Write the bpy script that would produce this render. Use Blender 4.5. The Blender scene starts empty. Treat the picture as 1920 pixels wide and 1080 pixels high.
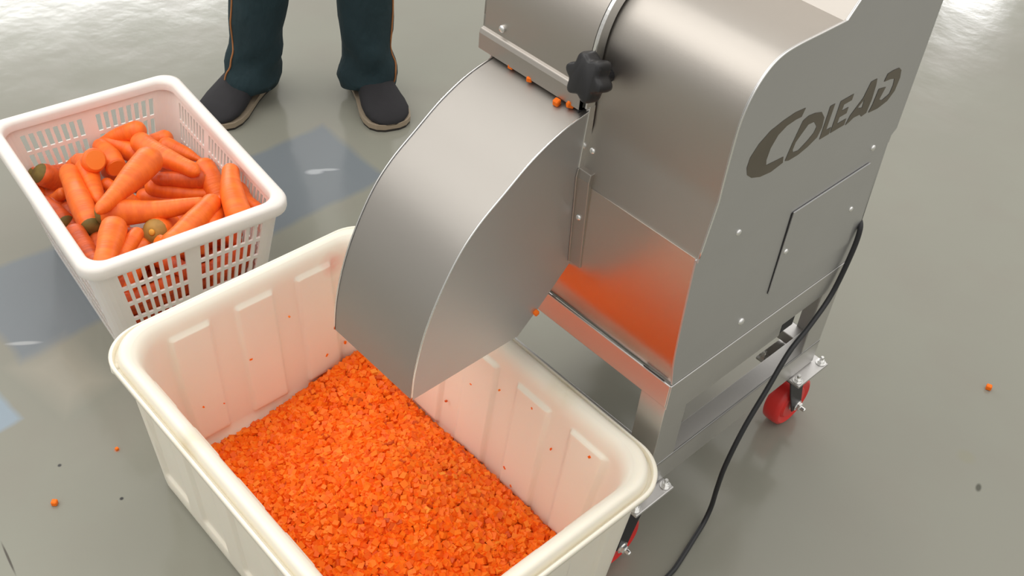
import bpy, bmesh, math, random
import numpy as np
from mathutils import Vector, Matrix
random.seed(7); rng = np.random.default_rng(11)
S = bpy.context.scene; C = S.collection
PI = math.pi
# ------------------------------------------------------------------ camera, world, lights, exposure
cam_d = bpy.data.cameras.new('camera'); cam = bpy.data.objects.new('camera', cam_d); C.objects.link(cam)
cam_d.sensor_width = 36; cam_d.lens = 2020/1920*36; cam_d.clip_start = .02
r_, u_, w_ = Vector((.6785,.7311,.0717)).normalized(), None, Vector((-.5094,.5378,-.6719)).normalized()
r_ = (r_ - w_*r_.dot(w_)).normalized(); u_ = r_.cross(w_)
M4 = Matrix.Identity(4)
for i in range(3): M4[i][0], M4[i][1], M4[i][2] = r_[i], u_[i], -w_[i]
M4.translation = Vector((.5193,-.8746,1.45)); cam.matrix_world = M4
S.camera = cam
S.view_settings.view_transform = 'Standard'; S.view_settings.look = 'None'
S.view_settings.exposure = 0.0; S.view_settings.gamma = 1; S.view_settings.use_curve_mapping = False
wd = bpy.data.worlds.new('hall_light'); S.world = wd; wd.use_nodes = True
bg = wd.node_tree.nodes['Background']; bg.inputs[0].default_value = (1.0,.97,.92,1); _n = wd.node_tree.nodes.new; _tc = _n('ShaderNodeTexCoord'); _sp = _n('ShaderNodeSeparateXYZ'); _mr = _n('ShaderNodeMapRange')   # ceiling side brighter than the hall's far walls
_mr.inputs['From Min'].default_value = .05; _mr.inputs['From Max'].default_value = .85; _mr.inputs['To Min'].default_value = .46; _mr.inputs['To Max'].default_value = 1.22
wd.node_tree.links.new(_tc.outputs['Generated'], _sp.inputs[0]); wd.node_tree.links.new(_sp.outputs['Z'], _mr.inputs['Value']); wd.node_tree.links.new(_mr.outputs[0], bg.inputs[1])
def area(name, loc, target, sx, sy, power, col=(1,.97,.93)):
    d = bpy.data.lights.new(name, 'AREA'); d.shape = 'RECTANGLE'; d.size = sx; d.size_y = sy; d.energy = power; d.color = col
    o = bpy.data.objects.new(name, d); C.objects.link(o); o.location = loc
    o.rotation_euler = (Vector(target)-Vector(loc)).to_track_quat('-Z','Y').to_euler(); return o
area('ceiling_panel_light', (-2.4,-2.2,4.4), (-.4,-.1,.2), 4.2, 4.2, 85)
area('ceiling_lamp', (-1.0,1.2,4.2), (-.4,0,0), 3.0, 1.2, 22)
area('side_window_light', (-7.7,1.9,2.66), (-2,0,0), 3.4, .34, 80, (1,1,1))
area('rear_window_light', (-3.0,8.4,2.45), (-.6,2.1,0), .5, .4, 20, (1,1,1))

# ------------------------------------------------------------------ helpers
def srgb(h):
    h = h.lstrip('#'); v = [int(h[i:i+2],16)/255 for i in (0,2,4)]
    return tuple((x/12.92 if x <= .04045 else ((x+.055)/1.055)**2.4) for x in v)+(1,)
def mat(name, col, rough=.5, metal=0, noise=None, bump=None, coat=0, aniso=0, spec=None, trans=0):
    """noise=(scale, amount, stretch) colour variation; bump=(scale, strength, distance, stretch)"""
    m = bpy.data.materials.new(name); m.use_nodes = True; nt = m.node_tree; b = nt.nodes['Principled BSDF']
    c = srgb(col) if isinstance(col, str) else tuple(col)+(1,)
    b.inputs['Base Color'].default_value = c; b.inputs['Roughness'].default_value = rough; b.inputs['Metallic'].default_value = metal
    if coat: b.inputs['Coat Weight'].default_value = coat; b.inputs['Coat Roughness'].default_value = .15
    if spec is not None: b.inputs['Specular IOR Level'].default_value = spec
    if trans: b.inputs['Subsurface Weight'].default_value = trans; b.inputs['Subsurface Radius'].default_value = (.02,.012,.008); b.inputs['Subsurface Scale'].default_value = .5
    tc = nt.nodes.new('ShaderNodeTexCoord')
    def mapped(st):
        mp = nt.nodes.new('ShaderNodeMapping'); mp.inputs['Scale'].default_value = st; nt.links.new(tc.outputs['Object'], mp.inputs[0]); return mp.outputs[0]
    if noise:
        n = nt.nodes.new('ShaderNodeTexNoise'); n.inputs['Scale'].default_value = noise[0]; n.inputs['Detail'].default_value = 4
        nt.links.new(mapped(noise[2] if len(noise) > 2 else (1,1,1)), n.inputs['Vector'])
        mx = nt.nodes.new('ShaderNodeMix'); mx.data_type = 'RGBA'
        mx.inputs['A'].default_value = tuple(x*(1-noise[1]) for x in c[:3])+(1,); mx.inputs['B'].default_value = tuple(min(1,x*(1+noise[1])) for x in c[:3])+(1,)
        nt.links.new(n.outputs['Fac'], mx.inputs['Factor']); nt.links.new(mx.outputs['Result'], b.inputs['Base Color'])
    if bump:
        n = nt.nodes.new('ShaderNodeTexNoise'); n.inputs['Scale'].default_value = bump[0]; n.inputs['Detail'].default_value = 3
        nt.links.new(mapped(bump[3] if len(bump) > 3 else (1,1,1)), n.inputs['Vector'])
        bp = nt.nodes.new('ShaderNodeBump'); bp.inputs['Strength'].default_value = bump[1]; bp.inputs['Distance'].default_value = bump[2]
        nt.links.new(n.outputs['Fac'], bp.inputs['Height']); nt.links.new(bp.outputs[0], b.inputs['Normal'])
    return m
steel = mat('brushed_steel', (.47,.44,.405), .44, 1, (5,.05,(1,1,.3)), (260,.12,.001,(1,14,14)))
steel_side = mat('brushed_steel_side', (.61,.61,.615), .45, 1, (6,.04), (260,.12,.001,(14,1,14)))
steel_low = mat('polished_steel_sheet', (.56,.52,.48), .24, 1, (5,.05), (200,.08,.001,(1,14,14)))
steel_frame = mat('frame_steel', (.64,.63,.62), .42, 1, (8,.07), (200,.1,.001))
chute_steel = mat('satin_steel', (.41,.39,.365), .52, 1, (6,.04,(.5,1,1)), (240,.12,.001,(2,14,14)))
bright_steel = mat('bright_steel', (.86,.86,.85), .22, 1)
engrave = mat('etched_logo_metal', (.20,.175,.14), .42, .85, (14,.25))
black_plastic = mat('black_plastic', (.018,.018,.02), .38)
black_rubber = mat('black_cable_rubber', (.022,.023,.026), .42)
dark_metal = mat('dark_metal', (.03,.03,.035), .45, .5)
red_pu = mat('red_wheel_rubber', (.75,.035,.03), .35)
white_tank = mat('white_tank_plastic', (.93,.875,.75), .38, 0, (9,.045), (30,.08,.002), trans=.12)
white_crate = mat('white_crate_plastic', (.90,.85,.80), .42, 0, (14,.05), None, trans=.1)
def stains(m, spots):
    nt = m.node_tree; b = nt.nodes['Principled BSDF']; src = b.inputs['Base Color'].links[0].from_socket; tc = nt.nodes.new('ShaderNodeTexCoord')
    nz = nt.nodes.new('ShaderNodeTexNoise'); nz.inputs['Scale'].default_value = 60; nz.inputs['Detail'].default_value = 5; nt.links.new(tc.outputs['Object'], nz.inputs['Vector'])
    for (p, r, c, k) in spots:
        d = nt.nodes.new('ShaderNodeVectorMath'); d.operation = 'DISTANCE'; nt.links.new(tc.outputs['Object'], d.inputs[0]); d.inputs[1].default_value = p
        m1 = nt.nodes.new('ShaderNodeMapRange'); m1.inputs['From Min'].default_value = r; m1.inputs['From Max'].default_value = 0; m1.inputs['To Max'].default_value = k*2; nt.links.new(d.outputs['Value'], m1.inputs['Value'])
        m2 = nt.nodes.new('ShaderNodeMath'); m2.operation = 'MULTIPLY'; m2.use_clamp = True; nt.links.new(m1.outputs[0], m2.inputs[0]); nt.links.new(nz.outputs['Fac'], m2.inputs[1])
        mx = nt.nodes.new('ShaderNodeMix'); mx.data_type = 'RGBA'; nt.links.new(m2.outputs[0], mx.inputs['Factor']); nt.links.new(src, mx.inputs['A']); mx.inputs['B'].default_value = c+(1,); src = mx.outputs['Result']
    nt.links.new(src, b.inputs['Base Color'])
stains(white_tank, [((-0.3265,0.1434,0.2597), .030, (.85,.22,.16), .75), ((0.2216,0.2275,0.2314), .022, (.85,.60,.25), .6), ((-.10,-.235,.296), .03, (.72,.62,.42), .5), ((.15,.235,.296), .04, (.75,.66,.45), .5)])
trouser_m = mat('dark_teal_cloth', (.011,.032,.040), .85, 0, (12,.25), (26,.6,.012,(1,1,.6)))
piping_m = mat('orange_piping', (.42,.17,.06), .7)
shoe_m = mat('black_shoe_canvas', (.016,.015,.018), .8, 0, (40,.2), (300,.2,.001))
sole_m = mat('tan_shoe_sole', (.36,.29,.21), .6)
outsole_m = mat('dark_outsole', (.03,.025,.022), .7)
skin_m = mat('skin', (.55,.33,.22), .55)
hair_m = mat('black_hair', (.012,.01,.009), .6)
jacket_m = mat('work_jacket_cloth', (.014,.035,.045), .85, 0, (12,.2))
def carrot_mat(name, base, dark):
    m = bpy.data.materials.new(name); m.use_nodes = True; nt = m.node_tree; b = nt.nodes['Principled BSDF']; b.inputs['Roughness'].default_value = .42
    pass
    tc = nt.nodes.new('ShaderNodeTexCoord'); n = nt.nodes.new('ShaderNodeTexNoise'); n.inputs['Scale'].default_value = 28; n.inputs['Detail'].default_value = 5
    mp = nt.nodes.new('ShaderNodeMapping'); mp.inputs['Scale'].default_value = (1,1,2.5); nt.links.new(tc.outputs['Object'], mp.inputs[0]); nt.links.new(mp.outputs[0], n.inputs[0])
    cr = nt.nodes.new('ShaderNodeValToRGB'); cr.color_ramp.elements[0].position = .3; cr.color_ramp.elements[0].color = dark+(1,); cr.color_ramp.elements[1].position = .62; cr.color_ramp.elements[1].color = base+(1,)
    nt.links.new(n.outputs['Fac'], cr.inputs[0]); nt.links.new(cr.outputs[0], b.inputs['Base Color'])
    bp = nt.nodes.new('ShaderNodeBump'); bp.inputs['Strength'].default_value = .35; bp.inputs['Distance'].default_value = .002
    n2 = nt.nodes.new('ShaderNodeTexNoise'); n2.inputs['Scale'].default_value = 90; m2 = nt.nodes.new('ShaderNodeMapping'); m2.inputs['Scale'].default_value = (.35,.35,3)
    nt.links.new(tc.outputs['Object'], m2.inputs[0]); nt.links.new(m2.outputs[0], n2.inputs[0]); nt.links.new(n2.outputs['Fac'], bp.inputs['Height']); nt.links.new(bp.outputs[0], b.inputs['Normal'])
    return m
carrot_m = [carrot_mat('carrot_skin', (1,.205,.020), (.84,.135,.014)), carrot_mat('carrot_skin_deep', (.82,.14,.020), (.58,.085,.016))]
crown_m = mat('green_brown_carrot_crown', (.20,.15,.035), .7, 0, (60,.5))
crown_light = mat('pale_brown_crown', (.42,.24,.05), .6, 0, (60,.4))
core_m = mat('yellow_carrot_core', (.85,.42,.05), .55)
cut_m = mat('cut_carrot_face', (1,.25,.03), .4)

def obj(name, bm, m, parent=None, smooth=False, bevel=0, seg=2, shade_angle=None):
    me = bpy.data.meshes.new(name); bmesh.ops.recalc_face_normals(bm, faces=bm.faces); bm.to_mesh(me); bm.free()
    me.materials.append(m); o = bpy.data.objects.new(name, me); C.objects.link(o)
    if smooth:
        for p in me.polygons: p.use_smooth = True
        if shade_angle: me.set_sharp_from_angle(angle=math.radians(shade_angle))
    if bevel:
        b = o.modifiers.new('bevel','BEVEL'); b.width = bevel; b.segments = seg; b.limit_method = 'ANGLE'
    if parent: o.parent = parent
    return o
def thing(name, label, cat, loc=(0,0,0), rz=0, group=None):
    o = bpy.data.objects.new(name, None); C.objects.link(o); o.location = loc; o.rotation_euler = (0,0,rz); o.empty_display_size = .05
    o['label'] = label; o['category'] = cat
    if group: o['group'] = group
    return o
def tag(o, label, cat, group=None):
    o['label'] = label; o['category'] = cat
    if group: o['group'] = group
    return o
def box(bm, x0, x1, y0, y1, z0, z1, mtx=None):
    v = [bm.verts.new((x,y,z)) for z in (z0,z1) for y in (y0,y1) for x in (x0,x1)]
    if mtx is not None:
        for q in v: q.co = mtx @ q.co
    for f in ((0,1,3,2),(4,6,7,5),(0,4,5,1),(2,3,7,6),(0,2,6,4),(1,5,7,3)): bm.faces.new([v[i] for i in f])
    return bm
def prism(bm, pts, axis, a, b):
    """polygon pts (2D) extruded along axis from a to b. axis 'x': pts are (y,z); 'z': pts are (x,y); 'y': (x,z)"""
    def P(p, t): return {'x':(t,p[0],p[1]), 'z':(p[0],p[1],t), 'y':(p[0],t,p[1])}[axis]
    A = [bm.verts.new(P(p,a)) for p in pts]; B = [bm.verts.new(P(p,b)) for p in pts]
    bm.faces.new(A); bm.faces.new(B[::-1])
    n = len(pts)
    for i in range(n): bm.faces.new((A[i],A[(i+1)%n],B[(i+1)%n],B[i]))
    return bm
def sheet(bm, prof, x0, x1, t=.002, side=1):
    """open profile of (y,z) points with thickness t, extruded over x0..x1"""
    n = len(prof); off = []
    for i in range(n):
        a = prof[max(i-1,0)]; b = prof[min(i+1,n-1)]; dy, dz = b[0]-a[0], b[1]-a[1]; L = math.hypot(dy,dz) or 1
        off.append((prof[i][0]-side*dz/L*t, prof[i][1]+side*dy/L*t))
    return prism(bm, list(prof)+off[::-1], 'x', x0, x1)
def smooth_curve(pts, n):
    """Catmull-Rom through 2D/3D points"""
    P = [Vector(p) if len(p) == 3 else Vector((p[0],p[1],0)) for p in pts]; out = []
    for i in range(len(P)-1):
        p0 = P[max(i-1,0)]; p1 = P[i]; p2 = P[i+1]; p3 = P[min(i+2,len(P)-1)]
        for k in range(n):
            t = k/n; out.append(.5*((2*p1)+(p2-p0)*t+(2*p0-5*p1+4*p2-p3)*t*t+(3*p1-p0-3*p2+p3)*t**3))
    out.append(P[-1])
    return out if len(pts[0]) == 3 else [(v.x,v.y) for v in out]
def tube(bm, pts, rad, n=10, cap=True):
    pts = [Vector(p) for p in pts]; rings = []
    up = Vector((0,0,1)) if abs((pts[1]-pts[0]).normalized().z) < .9 else Vector((1,0,0))
    prev = None
    for i, p in enumerate(pts):
        d = (pts[min(i+1,len(pts)-1)]-pts[max(i-1,0)]).normalized()
        s = d.cross(up).normalized() if prev is None else (prev-d*prev.dot(d)).normalized()
        prev = s; t = d.cross(s); r = rad[i] if hasattr(rad,'__len__') else rad
        rings.append([bm.verts.new(p+(s*math.cos(a)+t*math.sin(a))*r) for a in [2*PI*k/n for k in range(n)]])
    for A, B in zip(rings, rings[1:]):
        for k in range(n): bm.faces.new((A[k],A[(k+1)%n],B[(k+1)%n],B[k]))
    if cap: bm.faces.new(rings[0]); bm.faces.new(rings[-1][::-1])
    return bm
def lathe(bm, prof, n, mtx):
    """prof: (radius, axial) list; closed at the ends if radius 0"""
    rings = []
    for r, h in prof:
        if r < 1e-6: rings.append([bm.verts.new(mtx @ Vector((0,0,h)))])
        else: rings.append([bm.verts.new(mtx @ Vector((r*math.cos(2*PI*k/n), r*math.sin(2*PI*k/n), h))) for k in range(n)])
    for A, B in zip(rings, rings[1:]):
        if len(A) == 1 and len(B) == 1: continue
        for k in range(n):
            if len(A) == 1: bm.faces.new((A[0],B[(k+1)%n],B[k]))
            elif len(B) == 1: bm.faces.new((A[k],A[(k+1)%n],B[0]))
            else: bm.faces.new((A[k],A[(k+1)%n],B[(k+1)%n],B[k]))
    return bm
def frame_at(p, axis):
    return Matrix.Translation(Vector(p)) @ Vector(axis).to_track_quat('Z','Y').to_matrix().to_4x4()
def dome(name, p, axis, r, parent, m=None):
    bm = bmesh.new(); lathe(bm, [(0,-.002),(r,-.002),(r,.0005),(r*.9,r*.3),(r*.6,r*.52),(0,r*.62)], 14, frame_at(p, axis))
    return obj(name, bm, m or bright_steel, parent, smooth=True, shade_angle=50)
def hexbolt(name, p, axis, r, parent):
    bm = bmesh.new(); lathe(bm, [(0,0),(r*1.35,0),(r*1.35,r*.2),(0,r*.2)], 16, frame_at(p, axis)); lathe(bm, [(0,r*.2),(r,r*.2),(r,r*.85),(r*.8,r),(0,r)], 6, frame_at(p, axis))
    lathe(bm, [(0,r),(r*.5,r),(r*.5,r*1.9),(r*.4,r*2.1),(0,r*2.1)], 10, frame_at(p, axis))
    return obj(name, bm, bright_steel, parent)

# ------------------------------------------------------------------ floor
def floor_material():
    m = bpy.data.materials.new('painted_concrete_floor'); m.use_nodes = True; nt = m.node_tree; b = nt.nodes['Principled BSDF']
    N = nt.nodes.new; L = nt.links.new
    tc = N('ShaderNodeTexCoord'); obc = tc.outputs['Object']
    def noise(scale, det=3, vec=obc):
        n = N('ShaderNodeTexNoise'); n.inputs['Scale'].default_value = scale; n.inputs['Detail'].default_value = det; L(vec, n.inputs['Vector']); return n
    def math_(op, a, b_=None, clamp=False):
        n = N('ShaderNodeMath'); n.operation = op; n.use_clamp = clamp
        for i, v in enumerate((a, b_)):
            if v is None: continue
            if isinstance(v, (int,float)): n.inputs[i].default_value = v
            else: L(v, n.inputs[i])
        return n.outputs[0]
    # wobbling coordinates so painted edges are not ruler straight
    wob = noise(5); vm = N('ShaderNodeVectorMath'); vm.operation = 'SCALE'; vm.inputs['Scale'].default_value = .05; L(wob.outputs['Color'], vm.inputs[0])
    va = N('ShaderNodeVectorMath'); va.operation = 'ADD'; L(obc, va.inputs[0]); L(vm.outputs[0], va.inputs[1])
    def rect(cx, cy, hx, hy, rot, soft):
        mp = N('ShaderNodeMapping'); mp.vector_type = 'TEXTURE'; mp.inputs['Location'].default_value = (cx+.025,cy+.025,0); mp.inputs['Rotation'].default_value = (0,0,rot); L(va.outputs[0], mp.inputs[0])
        sp = N('ShaderNodeSeparateXYZ'); L(mp.outputs[0], sp.inputs[0])
        ax = math_('SUBTRACT', hx, math_('ABSOLUTE', sp.outputs[0])); ay = math_('SUBTRACT', hy, math_('ABSOLUTE', sp.outputs[1]))
        return math_('MULTIPLY', math_('MINIMUM', ax, ay), 1/soft, True)
    def mix(fac, A, B):
        mx = N('ShaderNodeMix'); mx.data_type = 'RGBA'
        if isinstance(fac,(int,float)): mx.inputs['Factor'].default_value = fac
        else: L(fac, mx.inputs['Factor'])
        for k, v in (('A',A),('B',B)):
            if isinstance(v, tuple): mx.inputs[k].default_value = v+(1,)
            else: L(v, mx.inputs[k])
        return mx.outputs['Result']
    big = noise(1.1, 4); mid = noise(7, 5)
    col = mix(math_('MULTIPLY', math_('SUBTRACT', big.outputs['Fac'], .3), 2.5, True), (.245,.240,.203), (.276,.280,.232))
    col = mix(math_('MULTIPLY', math_('SUBTRACT', mid.outputs['Fac'], .45), 1.2, True), col, (.25,.23,.195))
    blue = rect(-1.13,-.11,.135,.44,.04,.02)
    blue2 = rect(-1.02,-.72,.17,.13,.0,.012)
    pale = rect(-.91,-.49,.10,.07,.15,.05)
    col = mix(math_('MULTIPLY', blue, .85), col, (.175,.203,.232))
    col = mix(math_('MULTIPLY', blue2, .9), col, (.27,.34,.41))
    col = mix(math_('MULTIPLY', pale, .5), col, (.40,.365,.30))
    # small dark specks and scuffs
    def spot(x, y, r, c, k=1.0, sy=1.0, rot=0):
        nonlocal col
        mp = N('ShaderNodeMapping'); mp.vector_type = 'TEXTURE'; mp.inputs['Location'].default_value = (x,y,0); mp.inputs['Rotation'].default_value = (0,0,rot); mp.inputs['Scale'].default_value = (1,sy,1); L(obc, mp.inputs[0])
        ln = N('ShaderNodeVectorMath'); ln.operation = 'LENGTH'; L(mp.outputs[0], ln.inputs[0])
        f = math_('MULTIPLY', math_('SUBTRACT', r, ln.outputs['Value']), 2/r, True)
        col = mix(math_('MULTIPLY', f, k), col, c)
    spot(-.603,-.546,.004,(.03,.03,.03)); spot(-.726,-.59,.004,(.05,.05,.05)); spot(.30,.574,.006,(.08,.08,.06),1,2.0,.3)
    spot(-.697,-.504,.006,(.6,.22,.12),.6); spot(.25,.62,.02,(.26,.25,.17),.4)
    spot(-.61,-.727,.0022,(.06,.05,.04),.9,18,1.45)
    spot(-1.1354,0.2003,.012,(.5,.53,.56),.7,2.0,-.55); spot(-1.1242,0.2282,.006,(.5,.53,.56),.6,5,-.6); spot(-1.0238,-0.5134,.006,(.5,.52,.53),.6,6,-.6)
    L(col, b.inputs['Base Color'])
    rf = math_('ADD', .10, math_('MULTIPLY', mid.outputs['Fac'], .13)); rf = math_('SUBTRACT', rf, math_('MULTIPLY', blue2, .12)); L(rf, b.inputs['Roughness'])
    b.inputs['Specular IOR Level'].default_value = .5
    bp = N('ShaderNodeBump'); bp.inputs['Strength'].default_value = .12; bp.inputs['Distance'].default_value = .01
    hb = math_('ADD', noise(9,4).outputs['Fac'], math_('MULTIPLY', noise(38,2).outputs['Fac'], math_('ADD', .06, math_('MULTIPLY', blue2, .35)))); L(hb, bp.inputs['Height']); L(bp.outputs[0], b.inputs['Normal'])
    return m
bm = bmesh.new(); box(bm, -9,7,-6,10,-.05,0)
fl = obj('floor', bm, floor_material()); fl['kind'] = 'structure'

# ------------------------------------------------------------------ the dicing machine (right face x=0, front face y=0)
W = -.385; D = .425
mach = thing('vegetable_dicer', 'stainless steel vegetable dicing machine on a wheeled frame, curved chute over the white tank', 'machine')
def part(name, bm, m, **k): return obj(name, bm, m, mach, **k)
ZB = .170
def angle_leg(x, y, sx, sy, name='leg'):
    t = .003; bm = bmesh.new(); a, b_ = x, x-sx*.045; c, d = y, y+sy*.052
    pts = [(a,c),(b_,c),(b_,c+sy*t),(a-sx*t,c+sy*t),(a-sx*t,d),(a,d)]
    prism(bm, pts, 'z', ZB, .3985); return part(name, bm, steel_frame, bevel=.001)
for x, sx in ((0,1),(W,-1)):
    for y, sy in ((0,1),(D,-1)): angle_leg(x, y, sx, sy)
def angle_rail(name, x0, x1, y0, y1, z0, z1, fx=0, fy=0, flange_top=True, fw=.032):
    """a plate with a horizontal flange towards (fx, fy)"""
    bm = bmesh.new(); box(bm, x0,x1,y0,y1,z0,z1)
    zt = z1 if flange_top else z0+.003
    if fx: box(bm, min(x0, x0+fx*fw), max(x1, x1+fx*fw) if fx > 0 else x1, y0, y1, zt-.003, zt)
    if fy: box(bm, x0, x1, min(y0, y0+fy*fw), max(y1, y1+fy*fw), zt-.003, zt)
    return part(name, bm, steel_frame, bevel=.0012)
# top beams
angle_rail('top_beam', W+.001,-.0005,-.0012,.002,.357,.400)
angle_rail('top_beam', W+.001,-.0005,D-.002,D+.001,.355,.400)
angle_rail('top_beam', -.002,.0012,0,D,.353,.400)
angle_rail('top_beam', W-.0012,W+.002,0,D,.353,.400)
angle_rail('support_plate', -.006,-.0025,.053,.275,.322,.36)
bm = bmesh.new(); box(bm, -.016,-.003,.275,.31,.325,.353); part('slot_shadow_block', bm, dark_metal, bevel=.002)  # dark block standing in for the shadow in the slot at the plate's end
# lower rails: vertical web outside, flange inwards at the top
angle_rail('lower_rail', -.002,.0012,0,D,.172,.223,fx=-1,flange_top=True,fw=.028)
angle_rail('lower_rail', W-.0012,W+.002,0,D,.172,.223,fx=1,flange_top=True,fw=.028)
angle_rail('lower_rail', W+.003,-.003,.0,.003,.172,.222,fy=1,fw=.03)
angle_rail('lower_rail', W+.003,-.003,D-.003,D,.172,.222,fy=-1,fw=.03)
# casters
def caster(x, y, tr=.034):
    c = bpy.data.objects.new('caster', None); C.objects.link(c); c.parent = mach; c.location = (x,y,0)
    bm = bmesh.new(); box(bm, -.05,.04,-.042,.042,.164,.1695); obj('top_plate', bm, steel_frame, c, bevel=.0015)
    for bx in (-.04,.03):
        for by in (-.033,.033): hexbolt('bolt', (bx,by,.170), (0,0,1), .0065, c)
    bm = bmesh.new(); lathe(bm, [(0,.146),(.024,.146),(.026,.152),(.022,.164),(0,.164)], 24, Matrix.Translation((-.006,0,0))); obj('swivel_head', bm, dark_metal, c, smooth=True, shade_angle=40)
    bm = bmesh.new()
    for s in (-1,1):
        xx = -.006+s*.022; g = 1 if tr > 0 else -1; prism(bm, [(g*a_,h_) for a_, h_ in ((-.026,.150),(.026,.150),(.03,.10),(abs(tr)+.012,.05),(abs(tr)+.002,.038),(abs(tr)-.012,.04),(-.006,.10))], 'x', xx-.0015, xx+.0015)
    box(bm, -.029,.017,-.026,.026,.146,.150); obj('fork', bm, dark_metal, c, bevel=.001)
    bm = bmesh.new(); Mx = frame_at((-.006,tr,.05), (1,0,0))
    prof = [(.014,-.016),(.030,-.0165),(.034,-.012),(.044,-.0165),(.0485,-.014),(.05,-.007),(.05,.007),(.0485,.014),(.044,.0165),(.034,.012),(.030,.0165),(.014,.016),(.014,-.016)]
    lathe(bm, prof, 40, Mx); obj('wheel', bm, red_pu, c, smooth=True, shade_angle=50)
    bm = bmesh.new(); lathe(bm, [(0,-.017),(.0139,-.017),(.0139,.017),(0,.017)], 20, Mx); obj('hub', bm, steel_frame, c)
    hexbolt('axle_nut', (.0175,tr,.05), (1,0,0), .008, c); hexbolt('axle_nut', (-.0295,tr,.05), (-1,0,0), .008, c)
    return c
caster(-.018,.401); caster(-.018,0,-.024); caster(W+.012,.401); caster(W+.012,.0,-.024)
# lower body
fprof = smooth_curve([(.0035,.401),(-.0012,.425),(-.0055,.452),(-.0085,.50),(-.0108,.56),(-.0125,.631)], 5)
bm = bmesh.new(); prism(bm, [(.424,.401),(.404,.634)]+[(y-.0015,z) for y, z in fprof[::-1]], 'x', -.003, 0); part('side_panel', bm, steel_side, bevel=.0006)
bm = bmesh.new(); prism(bm, [(.424,.401),(.404,.634)]+[(y-.0015,z) for y, z in fprof[::-1]], 'x', W, W+.003); part('side_panel', bm, steel_side, bevel=.0006)
bm = bmesh.new(); fprof = smooth_curve([(.0035,.401),(-.0012,.425),(-.0055,.452),(-.0085,.50),(-.0108,.56),(-.0125,.631)], 5); sheet(bm, fprof, W, -.0030, .0015, side=-1); part('front_panel', bm, steel_low, smooth=True, shade_angle=35)
bm = bmesh.new(); prism(bm, [(.421,.401),(.424,.401),(.405,.66),(.402,.66)], 'x', W, 0); part('rear_panel', bm, steel_side)
bm = bmesh.new(); box(bm, W+.003,-.003,.004,.42,.3985,.401); part('floor_pan', bm, steel_side)
bm = bmesh.new(); box(bm, -.0495,-.012,-.0012,.0,.4015,.4025); part('gap_strip', bm, dark_metal)
# profile of the upper side plates and drum
prof_c = [(-.0005,.700),(.0,.776),(.003,.820),(.013,.852),(.030,.8735),(.050,.884),(.078,.888),(.172,.888)]
arc = smooth_curve([(0,.628),(-.0005,.700),(.0,.776),(.0032,.822),(.0135,.8525),(.0300,.8735),(.050,.8845),(.078,.888),(.125,.888),(.172,.888)], 6)
hop = [(.300,1.040),(.409,1.040),(.409,.842),(.412,.648),(.4025,.640),(.4025,.628)]
for x0, x1 in ((.0,.003),(W-.003,W)):
    bm = bmesh.new(); prism(bm, [((y-.0015 if z < .8 else y-.001)-.0125*max(0,min(1,(.712-z)/.082)), z+(.0015 if z > .8 else 0)) for y, z in arc]+hop, 'x', x0, x1); sp = part('side_cover', bm, steel_side, bevel=.0005)
    if x0 == 0: side_cover = sp
# drum cover sheet
bm = bmesh.new(); inner = [(y+.0015, z-(.002 if z > .8 else 0)) for y, z in arc]
inner = [(y-.0125*max(0,min(1,(.712-z)/.082)), z) for y, z in inner]; inner[0] = (inner[0][0], .629)
sheet(bm, inner, -.205, -.0004, .0016, side=-1); part('drum_cover', bm, steel, smooth=True, shade_angle=35)
# thin bright rim along the side cover edge
bm = bmesh.new(); e = [(.0025, (y-.0012 if z < .86 else y-.0004)-.0125*max(0,min(1,(.712-z)/.082)), z+(.001 if z > .86 else 0)) for y, z in arc[1:]]+[(.0025,.2995,1.04)]
tube(bm, e, .0013, 6); part('cover_edge', bm, bright_steel, smooth=True)
# hopper
bm = bmesh.new(); sheet(bm, [(.173,.886),(.300,1.038)], W+.001, -.0005, .002, side=-1); part('hopper_front', bm, steel)
bm = bmesh.new(); sheet(bm, [(.408,.66),(.408,1.038)], W+.001, -.0005, .002, side=1); part('hopper_rear', bm, steel)
# cutter door: left section of the drum, proud of it
def offset_profile(P, d):
    out = []
    for i, (y, z) in enumerate(P):
        a = P[max(i-1,0)]; b_ = P[min(i+1,len(P)-1)]; dy, dz = b_[0]-a[0], b_[1]-a[1]; L = math.hypot(dy,dz); out.append((y-dz/L*d, z+dy/L*d))
    return out
base = [p for p in arc if p[1] > .736]; door = offset_profile(base, .017)
bm = bmesh.new(); sheet(bm, door, W-.003, -.204, .002, side=-1); dr = part('cutter_door', bm, steel, smooth=True, shade_angle=35)
def ring(p0, out): return list(p0)+list(out)[::-1]
bm = bmesh.new(); prism(bm, ring(offset_profile(base,.001), door), 'x', -.2035, -.198); obj('door_edge', bm, bright_steel, dr, bevel=.0008)
bm = bmesh.new(); prism(bm, ring(offset_profile(base,.001), door), 'x', W-.003, W); obj('door_edge', bm, bright_steel, dr)
bm = bmesh.new(); prism(bm, [(-.001,.650),(-.001,.740),(-.011,.740),(-.0165,.652)], 'x', -.2035,-.1975); obj('door_guide', bm, bright_steel, dr, bevel=.0006)
bm = bmesh.new(); prism(bm, [(-.016,.768),(-.0215,.766),(-.024,.760),(-.024,.738),(-.018,.7345),(-.002,.7345),(-.002,.768)], 'x', W-.003, -.2045); obj('door_lip', bm, steel, dr, bevel=.001)
bm = bmesh.new(); box(bm, -.2065,-.2045,-.0235,-.002,.7335,.765); obj('lip_end', bm, dark_metal, dr)
dome('screw', (-.352,-.0185,.779), (0,-1,.05), .005, dr)
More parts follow.
